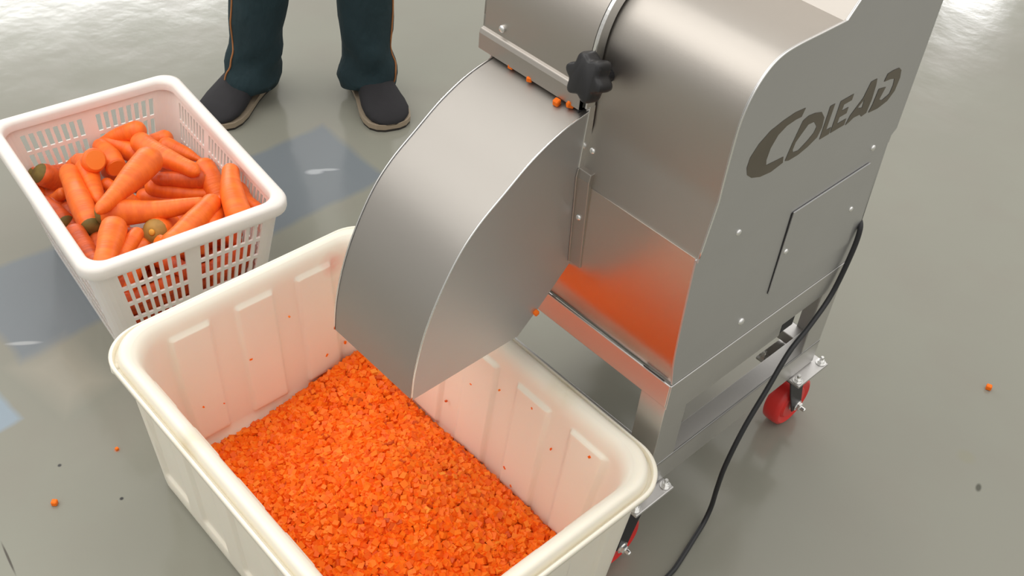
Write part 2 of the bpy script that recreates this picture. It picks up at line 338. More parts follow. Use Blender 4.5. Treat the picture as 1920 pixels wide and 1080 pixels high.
# star knob
ax = Vector((-.02,-.96,.25)).normalized(); kp = Vector((-.187,-.010,.790)); Mk = frame_at(kp, ax)
kn = obj('knob', (lambda bm: (lathe(bm, [(0,-.012),(.009,-.012),(.009,.014),(0,.014)], 16, Mk), bm)[1])(bmesh.new()), dark_metal, mach)
bm = bmesh.new(); rings = []
for h, k in ((.010,.80),(.013,.96),(.018,1.0),(.030,1.0),(.035,.95),(.0365,.84)):
    rings.append([bm.verts.new(Mk @ Vector((k*(.0262+.0038*math.cos(6*a+.4))*math.cos(a), k*(.0262+.0038*math.cos(6*a+.4))*math.sin(a), h))) for a in [2*PI*i/72 for i in range(72)]])
for A, B in zip(rings, rings[1:]):
    for i in range(72): bm.faces.new((A[i],A[(i+1)%72],B[(i+1)%72],B[i]))
bm.faces.new(rings[0][::-1]); bm.faces.new(rings[-1]); obj('star_grip', bm, black_plastic, kn, smooth=True, shade_angle=45)
# screws
for p, a in (((-.190,-.0040,.678),(0,-1,.1)),): dome('screw', p, a, .0045, mach)
for y, z in ((.060,.639),(.357,.638)): dome('screw', (.003,y,z), (1,0,0), .0048, mach)
dome('screw', (.0,.138,.438), (1,0,0), .0062, mach)
# access plate with its own screws
bm = bmesh.new(); prism(bm, [(.189,.6065),(.369,.6075),(.391,.450),(.189,.4605)], 'x', .0005, .0028); ap = part('access_plate', bm, steel_side, bevel=.0006)
bm = bmesh.new(); prism(bm, [(.1865,.605),(.189,.605),(.189,.462),(.1885,.462)], 'x', .0003, .0008); obj('painted_shadow_line', bm, dark_metal, ap)  # shadow line along the plate's left edge, put in as a dark sliver
for y, z in ((.369-.012,.5315),(.199,.535)): dome('screw', (.0028,y,z), (1,0,0), .0045, ap)
# chute
cp = smooth_curve([(-.002,.7345),(-.055,.722),(-.102,.700),(-.145,.670),(-.184,.641),(-.214,.608),(-.243,.558),(-.264,.507),(-.278,.450),(-.283,.401)], 5)
XL, XR = -.366, -.199
bm = bmesh.new(); sheet(bm, cp, XL, XR, .002, side=1)
ch = part('chute', bm, chute_steel, smooth=True, shade_angle=35)
side = cp+[(-.098,.401),(-.058,.437),(-.001,.496)]
for x0, x1 in ((XR-.002,XR+.0003),(XL-.0003,XL+.002)):
    bm = bmesh.new(); prism(bm, side, 'x', x0, x1); obj('chute_side', bm, steel_side, ch)
bm = bmesh.new(); tube(bm, [(XR,y-.0004,z+.0006) for y, z in cp], .0014, 6); tube(bm, [(XL,y-.0004,z+.0006) for y, z in cp], .0011, 6); obj('folded_edge', bm, bright_steel, ch, smooth=True)
bm = bmesh.new(); sheet(bm, [(-.001,.496),(-.058,.437),(-.098,.401)], XL, XR, .002, side=1); obj('chute_back', bm, steel_side, ch)
bm = bmesh.new(); prism(bm, [(-.0105,.494),(-.0175,.640),(-.0155,.652),(0,.652),(0,.494)], 'x', -.1987, -.177); prism(bm, [(-.012,.494),(-.020,.640),(-.018,.652),(0,.652),(0,.494)], 'x', -.1987, -.1965); fg = obj('mounting_flange', bm, steel, ch, bevel=.001)
dome('screw', (-.188,-.0150,.578), (0,-1,0), .0045, ch)
bm = bmesh.new(); box(bm, -.1995,-.1965,-.004,-.001,.478,.494); obj('gasket', bm, dark_metal, ch)
# maker's lettering etched in the side cover
LOGO = {"C":[[0.1348,0.7888],[0.1137,0.7908],[0.0916,0.7885],[0.0688,0.7837],[0.0507,0.7728],[0.0397,0.7588],[0.0382,0.7451],[0.0434,0.7328],[0.0543,0.724],[0.0736,0.7168],[0.0959,0.714],[0.1182,0.7177],[0.1156,0.7278],[0.1007,0.7289],[0.0803,0.7307],[0.0777,0.7393],[0.0799,0.7552],[0.0888,0.7696],[0.1027,0.7766],[0.119,0.7783],[0.131,0.7777]],"O":[[0.1859,0.7664],[0.168,0.7711],[0.1516,0.7729],[0.1398,0.77],[0.1345,0.7569],[0.1282,0.741],[0.1218,0.7185],[0.1322,0.7155],[0.1545,0.7156],[0.1754,0.7195],[0.1952,0.7266],[0.2008,0.7394],[0.1983,0.7546]],"Oh":[[0.172,0.7572],[0.1582,0.7581],[0.1468,0.7488],[0.1372,0.7403],[0.1349,0.7303],[0.138,0.7255],[0.1511,0.7234],[0.1682,0.7305],[0.1807,0.738],[0.1838,0.7462]],"L":[[0.1973,0.7734],[0.1838,0.7756],[0.1947,0.7622],[0.192,0.7334],[0.1955,0.7208],[0.2243,0.717],[0.2462,0.7187],[0.2416,0.7294],[0.2239,0.7301],[0.2087,0.7314],[0.2068,0.7512]],"E":[[0.2443,0.7586],[0.217,0.7589],[0.2168,0.7472],[0.2166,0.733],[0.2268,0.7241],[0.2427,0.7258],[0.2477,0.7351],[0.2507,0.7387],[0.2472,0.748],[0.2349,0.7465],[0.2285,0.7474],[0.23,0.7515],[0.2443,0.7516]],"A":[[0.2962,0.7695],[0.2821,0.7696],[0.2748,0.7486],[0.2548,0.7307],[0.2496,0.7178],[0.2568,0.7193],[0.266,0.723],[0.2814,0.7218],[0.2867,0.7165],[0.298,0.7178],[0.3008,0.7372],[0.2991,0.7586]],"Ah":[[0.2795,0.7445],[0.2704,0.7383],[0.2694,0.7355],[0.2807,0.7327]],"D":[[0.3497,0.7658],[0.3358,0.7675],[0.3216,0.7671],[0.3185,0.7563],[0.3343,0.7545],[0.3461,0.7511],[0.3489,0.7403],[0.3468,0.7279],[0.3308,0.7241],[0.3225,0.7289],[0.3294,0.745],[0.3108,0.7487],[0.3079,0.7263],[0.3034,0.7156],[0.3264,0.7133],[0.3479,0.7167],[0.3598,0.728],[0.362,0.7469],[0.3576,0.7598]]}
from mathutils.geometry import tessellate_polygon
def poly_obj(bm, pts, x, hole=None):
    loops = [[Vector((y,z,0)) for y, z in pts]]+([[Vector((y,z,0)) for y, z in hole]] if hole else [])
    vs = [bm.verts.new((x,v.x,v.y)) for L_ in loops for v in L_]
    for t in tessellate_polygon(loops): bm.faces.new([vs[q] for q in t])
LOGO['O'] = [(.1218+(y-.1218)*.86,z) for y, z in LOGO['O']]; LOGO['Oh'] = [(.1218+(y-.1218)*.86,z) for y, z in LOGO['Oh']]
LOGO['L'] = [(.194,.768),(.2045,.768),(.2025,.730),(.2140,.730),(.2130,.7200),(.1925,.7200)]
LOGO['E'] = [(.2170,.766),(.2460,.766),(.2455,.757),(.2285,.757),(.2280,.748),(.2430,.748),(.2425,.739),(.2270,.739),(.2265,.7295),(.2470,.7295),(.2465,.7200),(.2155,.7200)]
bm = bmesh.new()
for n_, k in enumerate('COLEAD'): poly_obj(bm, LOGO[k], .00325+.00004*n_, LOGO.get(k+'h'))
obj('lettering', bm, engrave, side_cover)

# power cable
cab = smooth_curve([(-.006,.420,.478),(.004,.412,.468),(.008,.4045,.4295),(.009,.3847,.3558),(.014,.3346,.3215),(.0205,.2782,.3037),(.0265,.2320,.2560),(0.0300,0.1900,0.1990),(0.0325,0.1635,0.1334),(0.0340,0.1567,0.0820),(0.0355,0.1543,0.0360),(0.0391,0.1388,0.0100),(0.0451,0.1139,0.0055),(.0621,.0463,.005),(.0654,.0233,.005),(.07,-.03,.005),(.09,-.14,.005),(.16,-.3,.005)], 8)
bm = bmesh.new(); tube(bm, cab, .0041, 10); tag(obj('power_cable', bm, black_rubber, smooth=True), 'black rubber power cable hanging from the machine side down to the floor', 'cable')

# ------------------------------------------------------------------ rounded-rectangle rings for tank and crate
def rr(hx, hy, r, segx, segy, arcn):
    """points and outward normals; segx / segy are parameter lists 0..1 along the straight parts"""
    out = []
    cs = [(hx-r,-(hy-r),-PI/2),(hx-r,hy-r,0),(-(hx-r),hy-r,PI/2),(-(hx-r),-(hy-r),PI)]
    st = [((-(hx-r),-hy),(hx-r,-hy),(0,-1),segx),((hx,-(hy-r)),(hx,hy-r),(1,0),segy),((hx-r,hy),(-(hx-r),hy),(0,1),segx),((-hx,hy-r),(-hx,-(hy-r)),(-1,0),segy)]
    for i in range(4):
        a, b_, n, seg = st[i]
        for t in seg: out.append((a[0]+(b_[0]-a[0])*t, a[1]+(b_[1]-a[1])*t, n[0], n[1], i, t))
        cx, cy, a0 = cs[i]
        for k in range(1, arcn): an = a0+PI/2*k/arcn; out.append((cx+r*math.cos(an), cy+r*math.sin(an), math.cos(an), math.sin(an), -1, 0))
    return out
def rings_mesh(bm, rings, close=False):
    V = [[bm.verts.new(p) for p in R] for R in rings]; n = len(V[0])
    pr = list(zip(V, V[1:]))+([(V[-1],V[0])] if close else [])
    for A, B in pr:
        for k in range(n): bm.faces.new((A[k],A[(k+1)%n],B[(k+1)%n],B[k]))
    return V
# ------------------------------------------------------------------ white tank
TX, TY, HX, HY = -.2985, -.2675, .3525, .2485
tank = thing('plastic_tank', 'large white rectangular plastic tank with rolled rim catching diced carrots under the chute', 'tank', (TX,TY,0), math.radians(-.5))
sx = [i/150 for i in range(151)]; sy = [i/100 for i in range(101)]
def sm(x, a, b_): t = min(1,max(0,(x-a)/(b_-a))); return t*t*(3-2*t)
def bump_panel(c, cents, hw, z, z0, z1):
    v = 0
    for q in cents: v = max(v, 1-sm(abs(c-q), hw-.0022, hw+.0022))
    return v*sm(z,z0-.004,z0+.004)*(1-sm(z,z1-.003,z1+.003))
def tank_ring(d, z, r, panel=0):
    out = []
    for x, y, nx, ny, i, t in rr(HX-d, HY-d, r, sx, sy, 14):
        o = 0
        if panel and i in (0,2): o = panel*bump_panel(x, (-.229,-.1155,-.002,.1115,.225), .034, z, .045, .262)
        if panel and i in (1,3): o = panel*bump_panel(y, (-.116,-.003,.108), .033, z, .045, .268)
        out.append((x-nx*o, y-ny*o, z))
    return out
R0 = .066
inner_prof = [(.026,.2985),(.030,.296),(.034,.290),(.037,.282),(.0385,.274)]
zs = [.270,.266,.264,.262,.260,.258,.255,.245,.22,.19,.16,.13,.10,.08,.065,.055,.050,.047,.044,.040]
bm = bmesh.new(); RG = [tank_ring(d, z, R0-d*.3) for d, z in inner_prof]
RG += [tank_ring(.039+(.270-z)*.085, z, R0-.012, .006) for z in zs]
RG += [tank_ring(d, z, R0-.016) for d, z in ((.0615,.030),(.066,.021),(.074,.0145),(.088,.012))]
V = rings_mesh(bm, RG); bm.faces.new(V[-1]); obj('inner_wall', bm, white_tank, tank, smooth=True)
bm = bmesh.new(); RG = [tank_ring(.012,.2835,R0-.004), tank_ring(.0155,.282,R0-.006)]
RG += [tank_ring(.0165+(.280-z)*.064, z, R0-.014, .005) for z in [.280]+zs]
RG += [tank_ring(d, z, R0-.016) for d, z in ((.0335,.016),(.0345,.007),(.0375,.002),(.042,0))]
V = rings_mesh(bm, RG); bm.faces.new(V[-1]); obj('outer_wall', bm, white_tank, tank, smooth=True)
bm = bmesh.new()
rp = [(.014,.2785),(.003,.2805),(0,.2825),(0,.2885),(.0015,.2905),(.0045,.2905),(.0058,.287),(.0062,.2815),(.0098,.2815),(.0100,.2885),(.0115,.2955),(.0135,.2990),(.017,.301),(.022,.3008),(.0265,.2983),(.026,.290),(.018,.286)]
rings_mesh(bm, [tank_ring(d, z, R0-d*.3) for d, z in rp], close=True); obj('rim', bm, white_tank, tank, smooth=True, shade_angle=60)
bm = bmesh.new(); lathe(bm, [(0,.268),(.005,.268),(.0075,.272),(.0075,.283),(0,.283)], 14, Matrix.Translation((-.30,-.2395,0))); obj('drip_lug', bm, white_tank, tank, smooth=True)
# ------------------------------------------------------------------ diced carrots (uncountable: one object)
def heap(x, y): return .034+.030*np.exp(-(((x+.56)/.12)**2+((y+.10)/.14)**2))+.012*np.clip((x+.45)/.3,0,1)+.075*np.exp(-(((x+.27)**2)/.030+((y+.24)**2)/.020))+.012*np.sin(9*x+1)*np.cos(11*y)
bx0, bx1, by0, by1 = -.592, -.002, -.462, -.076
n = 11500
xs = rng.uniform(bx0,bx1,n); ys = rng.uniform(by0,by1,n)
edge = np.minimum(np.minimum(xs-bx0,bx1-xs), np.minimum(ys-by0,by1-ys))
zc = heap(xs,ys)*np.clip(.55+edge/.05,.55,1)-rng.uniform(0,.010,n)+.002
sz = rng.uniform(.0036,.0050,n)
cube = np.array([(x,y,z) for z in (-1,1) for y in (-1,1) for x in (-1,1)], float); F = np.array(((0,2,3,1),(4,5,7,6),(0,1,5,4),(2,6,7,3),(0,4,6,2),(1,3,7,5)))
q = rng.normal(size=(n,4)); q /= np.linalg.norm(q,axis=1)[:,None]; a, b_, c_, d_ = q.T
Rm = np.stack([np.stack([1-2*(c_*c_+d_*d_),2*(b_*c_-a*d_),2*(b_*d_+a*c_)],-1),np.stack([2*(b_*c_+a*d_),1-2*(b_*b_+d_*d_),2*(c_*d_-a*b_)],-1),np.stack([2*(b_*d_-a*c_),2*(c_*d_+a*b_),1-2*(b_*b_+c_*c_)],-1)],1)
dims = sz[:,None]*rng.uniform(.75,1.2,(n,3)); V = np.einsum('nij,nkj->nki', Rm, cube[None]*dims[:,None]); V += np.stack([xs,ys,zc],1)[:,None]
FF = F[None]+8*np.arange(n)[:,None,None]
gx, gy = np.meshgrid(np.linspace(bx0-.006,bx1+.006,60), np.linspace(by0-.006,by1+.006,44)); e2 = np.minimum(np.minimum(gx-bx0,bx1-gx), np.minimum(gy-by0,by1-gy))
gz = heap(gx,gy)*np.clip(.55+e2/.05,.4,1)-.007; GV = np.stack([gx,gy,gz],-1).reshape(-1,3); o0 = 8*n
GF = np.array([(j*60+i, j*60+i+1, (j+1)*60+i+1, (j+1)*60+i) for j in range(43) for i in range(59)])+o0
me = bpy.data.meshes.new('diced_carrots'); allV = np.concatenate([V.reshape(-1,3),GV]); allF = np.concatenate([FF.reshape(-1,4),GF])
me.vertices.add(len(allV)); me.vertices.foreach_set('co', allV.ravel()); me.loops.add(allF.size); me.loops.foreach_set('vertex_index', allF.ravel().astype(np.int32))
me.polygons.add(len(allF)); me.polygons.foreach_set('loop_start', np.arange(0,allF.size,4,dtype=np.int32)); me.update(calc_edges=True); me.validate(); me.shade_flat()
dm = bpy.data.materials.new('diced_carrot'); dm.use_nodes = True; nt = dm.node_tree; pb = nt.nodes['Principled BSDF']; pb.inputs['Roughness'].default_value = .5; pb.inputs['Specular IOR Level'].default_value = .3
pb.inputs['Subsurface Weight'].default_value = .0
ge = nt.nodes.new('ShaderNodeNewGeometry'); cr = nt.nodes.new('ShaderNodeValToRGB'); el = cr.color_ramp.elements
el[0].position = 0; el[0].color = (.55,.07,.008,1); el[1].position = 1; el[1].color = (1,.33,.03,1)
for p, c in ((.03,(.92,.13,.008,1)),(.5,(1,.185,.006,1)),(.85,(1,.215,.010,1)),(.985,(1,.25,.02,1))): k = el.new(p); k.color = c
nt.links.new(ge.outputs['Random Per Island'], cr.inputs[0]); nt.links.new(cr.outputs[0], pb.inputs['Base Color']); me.materials.append(dm)
dc = bpy.data.objects.new('diced_carrots', me); C.objects.link(dc); tag(dc, 'heap of small bright orange carrot dice filling the bottom of the white tank', 'diced carrots'); dc['kind'] = 'stuff'
# loose dice
def die(p, s, label, rot):
    bm = bmesh.new(); box(bm, -s,s,-s,s,-s,s); bmesh.ops.bevel(bm, geom=bm.edges[:], offset=s*.3, segments=1, affect='EDGES')
    o = obj('carrot_dice', bm, dm); o.location = p; o.rotation_euler = rot; tag(o, label, 'carrot dice'); return o
die((-.2925,-.0222,.7375),.0036,'tiny orange carrot dice by the door seam, second from the left on the chute top',(.1,.0,.5))
die((-.238,-.0275,.7335),.0042,'orange carrot dice on the chute top, lower left of the pair below the knob',(.2,.1,.2))
die((-.2215,-.0205,.7375),.0048,'larger orange carrot dice on the chute top, right of the pair below the knob',(.2,.2,.9))
die((-.329,-.0200,.7375),.0036,'tiny carrot crumb at the left end of the door seam above the chute',(.1,.1,.3))
die((.192,.805,.0048),.0050,'single orange carrot dice lying alone on the floor right of the machine',(0,0,.4))
die((-.659,-.63,.0042),.0045,'orange carrot dice on the floor left of the white tank',(0,0,.8))
die((-.697,-.504,.0026),.0026,'faint small carrot crumb on the floor beside the left tank corner',(0,0,.1))
die((-.1965,-.066,.4295),.0036,'small red carrot crumb stuck to the rear lower edge of the chute',(.3,.2,.1))
# crumbs on tank walls
bm = bmesh.new()
for (y, z, s) in ((-.452+.272,.150,.0032),(-.395+.272,.115,.0022),(-.30+.272,.160,.0026),(-.16+.272,.085,.0030),(-.12+.272,.09,.0026),(-.36+.272,.10,.0015),(-.22+.272,.205,.0015)):
    xw = -(HX-.039-(.27-z)*.085)+.0045; box(bm, -.001,.0022,-s,s,-s*.6,s*.6, Matrix.Translation((xw,y,z)) @ Matrix.Rotation(y*9,4,'X'))
for (x, z, s) in ((-.21+.2955,.085,.0028),(-.19+.2955,.06,.0024),(-.18+.2955,.245,.0018),(-.06+.2955,.247,.003),(-.13+.2955,.2,.0016),(-.36+.2955,.11,.0022),(-.25+.2955,.225,.0014),(-.31+.2955,.19,.0018)):
    yw = (HY-.039-(.27-z)*.085)-.0045; box(bm, -s,s,-.0022,.001,-s*.6,s*.6, Matrix.Translation((x,yw,z)) @ Matrix.Rotation(x*9,4,'Y'))
cb = obj('stuck_crumbs', bm, dm, tank); cb['kind'] = 'stuff'

# ------------------------------------------------------------------ crate
CX, CY, CA = -1.049, -.236, -.1018
crate = thing('vegetable_crate', 'white slotted plastic crate full of whole carrots on the floor left of the tank', 'crate', (CX,CY,0), CA)
KX, KY = .250, .1865
def bank(n_bank, n_slot, L, margin, post, frac=.60):
    """straight-part parameters and which intervals are slots"""
    bw = (L-2*margin-post*(n_bank-1))/n_bank; pitch = bw/n_slot; pts = [0.0]; sl = []
    x = margin
    for b in range(n_bank):
        for k in range(n_slot):
            a = x+k*pitch+(1-frac)*pitch/2; pts += [a/L,(a+pitch*frac)/L]; sl.append(len(pts)-2)
        x += bw+post
    pts.append(1.0); return pts, sl
Rc = .030
px_, slx = bank(3, 9, 2*(KX-Rc), .010, .016); py_, sly = bank(2, 8, 2*(KY-Rc), .006, .024)
zl = [.012]
for k in range(5): zl += [.030+k*.0418, .030+k*.0418+.0345]
zl.append(.252)
bm = bmesh.new(); rows = []
for z in zl:
    d = .014+(.252-z)*.15; R = rr(KX-d, KY-d, Rc, px_, py_, 6); rows.append([bm.verts.new((x,y,z)) for x, y, *_ in R])
Rr = rr(KX, KY, Rc, px_, py_, 6); n = len(Rr)
# index where each straight side starts
st = [0]; cnt = [len(px_),len(py_),len(px_),len(py_)]
for i in range(3): st.append(st[-1]+cnt[i]+5)
slots = set()
for i in range(4):
    for s in (slx if i in (0,2) else sly): slots.add(st[i]+s)
for j in range(len(zl)-1):
    for k in range(n):
        if j % 2 == 1 and k in slots: continue
        bm.faces.new((rows[j][k],rows[j][(k+1)%n],rows[j+1][(k+1)%n],rows[j+1][k]))
wl = obj('slotted_wall', bm, white_crate, crate); sd = wl.modifiers.new('t','SOLIDIFY'); sd.thickness = .004; sd.offset = 0
bm = bmesh.new(); dd = .014+.24*.15
V = rings_mesh(bm, [[(x,y,z) for x, y, *_ in rr(KX-d, KY-d, Rc, px_, py_, 6)] for d, z in ((dd,.016),(dd,.0),(dd+.006,.0),(dd+.006,.009))]); bm.faces.new(V[-1]); obj('crate_base', bm, white_crate, crate)
bm = bmesh.new(); rp = [(.001,.246),(0,.250),(0,.262),(.002,.2675),(.007,.2695),(.017,.2695),(.0215,.2675),(.0235,.262),(.0235,.250),(.0215,.249),(.021,.261),(.018,.2655),(.007,.2655),(.004,.262),(.004,.246)]
rings_mesh(bm, [[(x,y,z) for x, y, *_ in rr(KX-d, KY-d, Rc+.006-d*.3, [i/10 for i in range(11)], [i/8 for i in range(9)], 10)] for d, z in rp], close=True); obj('rim', bm, white_crate, crate, smooth=True, shade_angle=60)

# ------------------------------------------------------------------ carrots
CR = [[[-0.0263,0.0365,0.2413],[0.0706,-0.0899,0.2464],0.0246,0.0102],[[0.031,-0.1053,0.19],[-0.1318,-0.0821,0.19],0.02,0.017],[[0.0475,-0.0755,0.2159],[0.1142,0.0682,0.2222],0.0227,0.0096],[[0.1464,0.0781,0.2395],[0.208,-0.0204,0.232],0.0161,0.02],[[0.1985,0.1037,0.24],[0.0819,0.1462,0.24],0.0216,0.0147],[[0.1863,0.0534,0.2139],[0.1151,0.1126,0.2168],0.0169,0.0087],[[0.1304,-0.0925,0.2444],[0.2233,-0.1416,0.249],0.0209,0.0156],[[0.1443,-0.0602,0.2282],[0.2038,-0.1254,0.2209],0.011,0.0151],[[0.1083,-0.0137,0.1887],[0.0601,0.041,0.1451],0.0238,0.0194],[[0.1811,-0.0367,0.22],[0.179,0.0364,0.1765],0.0146,0.0101],[[0.0437,-0.1411,0.19],[0.1463,-0.1382,0.19],0.0188,0.0155],[[-0.0519,-0.1308,0.15],[-0.124,-0.1418,0.15],0.0177,0.012],[[-0.189,-0.1159,0.1638],[-0.1835,-0.0544,0.1053],0.0204,0.0175],[[-0.215,-0.1275,0.1613],[-0.2232,-0.0448,0.1434],0.0123,0.0092],[[-0.1336,-0.1033,0.1502],[-0.172,-0.1657,0.1071],0.0111,0.0081],[[-0.1062,-0.0389,0.2203],[-0.1788,-0.0483,0.1772],0.0199,0.0131],[[-0.1327,-0.0499,0.1895],[-0.0317,-0.0672,0.19],0.0192,0.0107],[[-0.1911,-0.0444,0.17],[-0.242,-0.0972,0.1269],0.0134,0.0041],[[-0.1082,-0.0027,0.19],[-0.184,-0.0013,0.19],0.0182,0.0145],[[-0.2201,0.019,0.18],[-0.1464,0.0506,0.178],0.019,0.0177],[[-0.1666,0.0677,0.2132],[-0.2085,0.0,0.1834],0.0187,0.0062],[[-0.1338,0.0609,0.2069],[-0.0014,0.1044,0.2098],0.0196,0.014],[[-0.1645,0.1186,0.1775],[-0.2019,0.0477,0.1492],0.017,0.0148],[[-0.1355,0.1089,0.1792],[-0.0712,0.1618,0.17],0.0179,0.0042],[[-0.0002,0.1191,0.183],[-0.0296,0.0507,0.1909],0.0173,0.011],[[-0.0415,0.0393,0.169],[0.0259,0.1337,0.1591],0.0162,0.0102],[[-0.0197,0.1594,0.19],[0.053,0.1679,0.1469],0.0195,0.0172],[[-0.0926,-0.0308,0.17],[-0.0369,0.0169,0.1269],0.0121,0.0101],[[-0.057,0.0232,0.143],[0.0029,0.0722,0.1466],0.0143,0.0112],[[0.107,0.1653,0.215],[0.1845,0.1551,0.215],0.0168,0.0125],[[-0.0381,0.1508,0.14],[0.0343,0.1618,0.0969],0.0147,0.0104],[[0.0558,-0.1043,0.17],[0.1143,-0.12,0.17],0.0152,0.0121],[[0.1119,-0.0416,0.1696],[0.1581,-0.0993,0.1275],0.0143,0.0122],[[-0.1425,-0.1221,0.1297],[-0.0731,-0.0978,0.0869],0.0152,0.0131],[[0.0781,0.0401,0.16],[0.0235,0.089,0.1169],0.0157,0.0129],[[-0.0045,-0.046,0.14],[0.0684,-0.0541,0.0969],0.0149,0.0127],[[-0.2191,-0.1357,0.13],[-0.1659,-0.0853,0.0868],0.0114,0.0083]]
Lc = ['plump long carrot lying on top across the centre of the crate, thick end up','long carrot on the left of the pile with a green crown at its lower end','carrot lying level across the front centre of the crate, dark crown at its left',
'thick carrot slanting down to the front rim, right of the end-on carrot','stout carrot standing upright in the right corner of the pile','narrow carrot wedged between the stout right carrot and the slanting front one',
'upright rounded carrot at the front left against the near rim','slim carrot leaning beside the upright one at the near rim','carrot seen end-on with a yellow-centred crown near the front rim',
'short cut carrot stub just below the end-on crown','dull carrot along the left rim near the front corner','carrot with a green mossy crown at the left rim','dull red carrot with a ringed green crown at the far left corner','small dark carrot end in the far left corner of the crate','thin carrot lying level under the far left ones',
'broken carrot with a flat pale cut end on top of the left rear','carrot running down beneath the broken one','small carrot whose tip points left behind the broken one','carrot with a blunt bright end left of the big central carrot','long smooth carrot behind the big central carrot, leaning left','topmost rear carrot with its tip pointing to the far left wall',
'big carrot running right from the rear centre of the pile','blunt carrot at the rear against the slotted wall','tapering carrot behind, its thin tip pointing at the long rear wall','carrot with a dark crown in the right rear half, lying level','long carrot lying level just below the dark-crowned one','broad carrot behind the stout right corner one','small carrot peeking from under the big central one',
'partly buried carrot above the level front carrot','carrot along the right wall in the corner','small dark carrot under the broad right one','dark reddish carrot between the two front left ones','carrot in shadow below the end-on crown','red-brown carrot deep between the two long left ones','dark carrot end behind the slanting front one','buried carrot under the front middle','buried carrot at the far left bottom']
green_crown = {1,2,8,11,12,13,24}
cut_end = {15,9,18}
Mc = Matrix.Translation((CX,CY,0)) @ Matrix.Rotation(CA,4,'Z')
def carrot(a, b, ra, rb, i, label, group=None):
    a = Mc @ Vector(a); b = Mc @ Vector(b); ax = (b-a); L = ax.length; ax.normalize(); rnd = random.Random(i*13+5)
    M = frame_at(a, ax); prof = []; bend = rnd.uniform(-.006,.006); ph = rnd.uniform(0,6.28)
    if i in cut_end: start = [(0,-ra*.25),(ra*.82,-ra*.25),(ra*.95,-ra*.12),(ra,0)]
    else: start = [(0,-ra*.80),(ra*.22,-ra*.80),(ra*.40,-ra*.78),(ra*.66,-ra*.62),(ra*.87,-ra*.34),(ra*.97,-ra*.05)]
    mid = [(ra+(rb-ra)*(t**1.15)+.0007*math.sin(9*t+ph), L*t) for t in [k/12 for k in range(1,13)]]
    end = [(rb*.93,L+rb*.35),(rb*.72,L+rb*.75),(rb*.42,L+rb*1.05),(rb*.15,L+rb*1.25),(0,L+rb*1.3)]
    bm = bmesh.new(); nn = 20; rings = []
    for r, h in start+mid+end:
        t = max(0,min(1,h/L)); off = Vector((math.cos(ph),math.sin(ph),0))*bend*math.sin(PI*t)
        rings.append([bm.verts.new(Vector((0,0,h))+off)] if r < 1e-6 else [bm.verts.new(Vector((r*(1+.03*math.sin(2*an+ph))*math.cos(an), r*(1-.03*math.sin(2*an+ph))*math.sin(an), h))+off) for an in [2*PI*k/nn for k in range(nn)]])
    for A, B in zip(rings, rings[1:]):
        for k in range(nn):
            if len(A) == 1: bm.faces.new((A[0],B[(k+1)%nn],B[k]))
            elif len(B) == 1: bm.faces.new((A[k],A[(k+1)%nn],B[0]))
            else: bm.faces.new((A[k],A[(k+1)%nn],B[(k+1)%nn],B[k]))
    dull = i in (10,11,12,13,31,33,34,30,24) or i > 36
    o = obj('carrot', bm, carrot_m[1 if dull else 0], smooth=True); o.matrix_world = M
    tag(o, label, 'carrot', group or 'whole carrots in the crate')
    if i in green_crown:
        bm = bmesh.new(); lathe(bm, [(0,-ra*.82),(ra*.24,-ra*.825),(ra*.43,-ra*.80),(ra*.69,-ra*.635),(ra*.84,-ra*.45),(ra*.86,-ra*.36)], 18, Matrix.Identity(4)); cw = obj('crown', bm, crown_m, o, smooth=True)
        if i == 8:
            bm = bmesh.new(); lathe(bm, [(0,-ra*.90),(ra*.16,-ra*.90),(ra*.24,-ra*.83),(0,-ra*.8)], 12, Matrix.Identity(4)); cw.data.materials[0] = crown_light; obj('stem_scar', bm, core_m, cw, smooth=True)
    if i in cut_end:
        bm = bmesh.new(); lathe(bm, [(0,-ra*.27),(ra*.80,-ra*.27),(ra*.82,-ra*.24),(0,-ra*.24)], 18, Matrix.Identity(4)); obj('cut_face', bm, cut_m, o)
    return o
def inside(p, r):
    d = .014+(.252-p[2])*.15+r+.004; return (max(-(KX-d),min(KX-d,p[0])), max(-(KY-d),min(KY-d,p[1])), p[2])
for i, (a, b, ra, rb) in enumerate(CR): ra *= 1.13; rb *= 1.13; carrot(inside(a,ra), inside(b,rb), ra, rb, i, Lc[i])
# lower layers, seen only through the slots
k = 60
for lz in (.030,.062,.094,.122):
    for lx in (.06,.115,.172):
        for ly in (-.09,.0,.09):
            if lz > .1 and lx < .1: continue
            if lz < .1 and lx < .1 and abs(ly) < .05: continue
            r = random.uniform(.016,.021); an = random.uniform(-.5,.5)+(PI/2)
            hy = .040; cx = min(lx+random.uniform(-.008,.008), .178 if lz > .05 else .168)
            a = (cx-math.cos(an)*hy, max(-.115,min(.115,ly-math.sin(an)*hy)), lz); b = (cx+math.cos(an)*hy, max(-.125,min(.125,ly+math.sin(an)*hy)), lz+random.uniform(-.004,.006))
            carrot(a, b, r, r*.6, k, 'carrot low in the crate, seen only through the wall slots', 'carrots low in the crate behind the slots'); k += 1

for (lx, ly, lz, an) in ((-.165,-.075,.118,1.2),(-.155,.02,.125,.3),(-.12,.095,.122,-.4),(-.07,-.10,.125,.1),(-.05,.0,.122,1.0),(-.02,.08,.125,-.2),(.03,-.07,.130,.7),(.05,.02,.128,-.5),(.10,-.10,.135,-.1),(.10,.10,.135,.3),(-.01,-.12,.140,.0),(.07,-.03,.150,.9),(.15,-.02,.150,.4)):
    r = .019; hv = .042; a = inside((lx-math.cos(an)*hv,ly-math.sin(an)*hv,lz), r); b = inside((lx+math.cos(an)*hv,ly+math.sin(an)*hv,lz), r)
    carrot(a, b, r, r*.75, k, 'shaded carrot buried in the pile, glimpsed in the gaps between upper carrots', 'buried carrots in the gaps of the pile'); k += 1

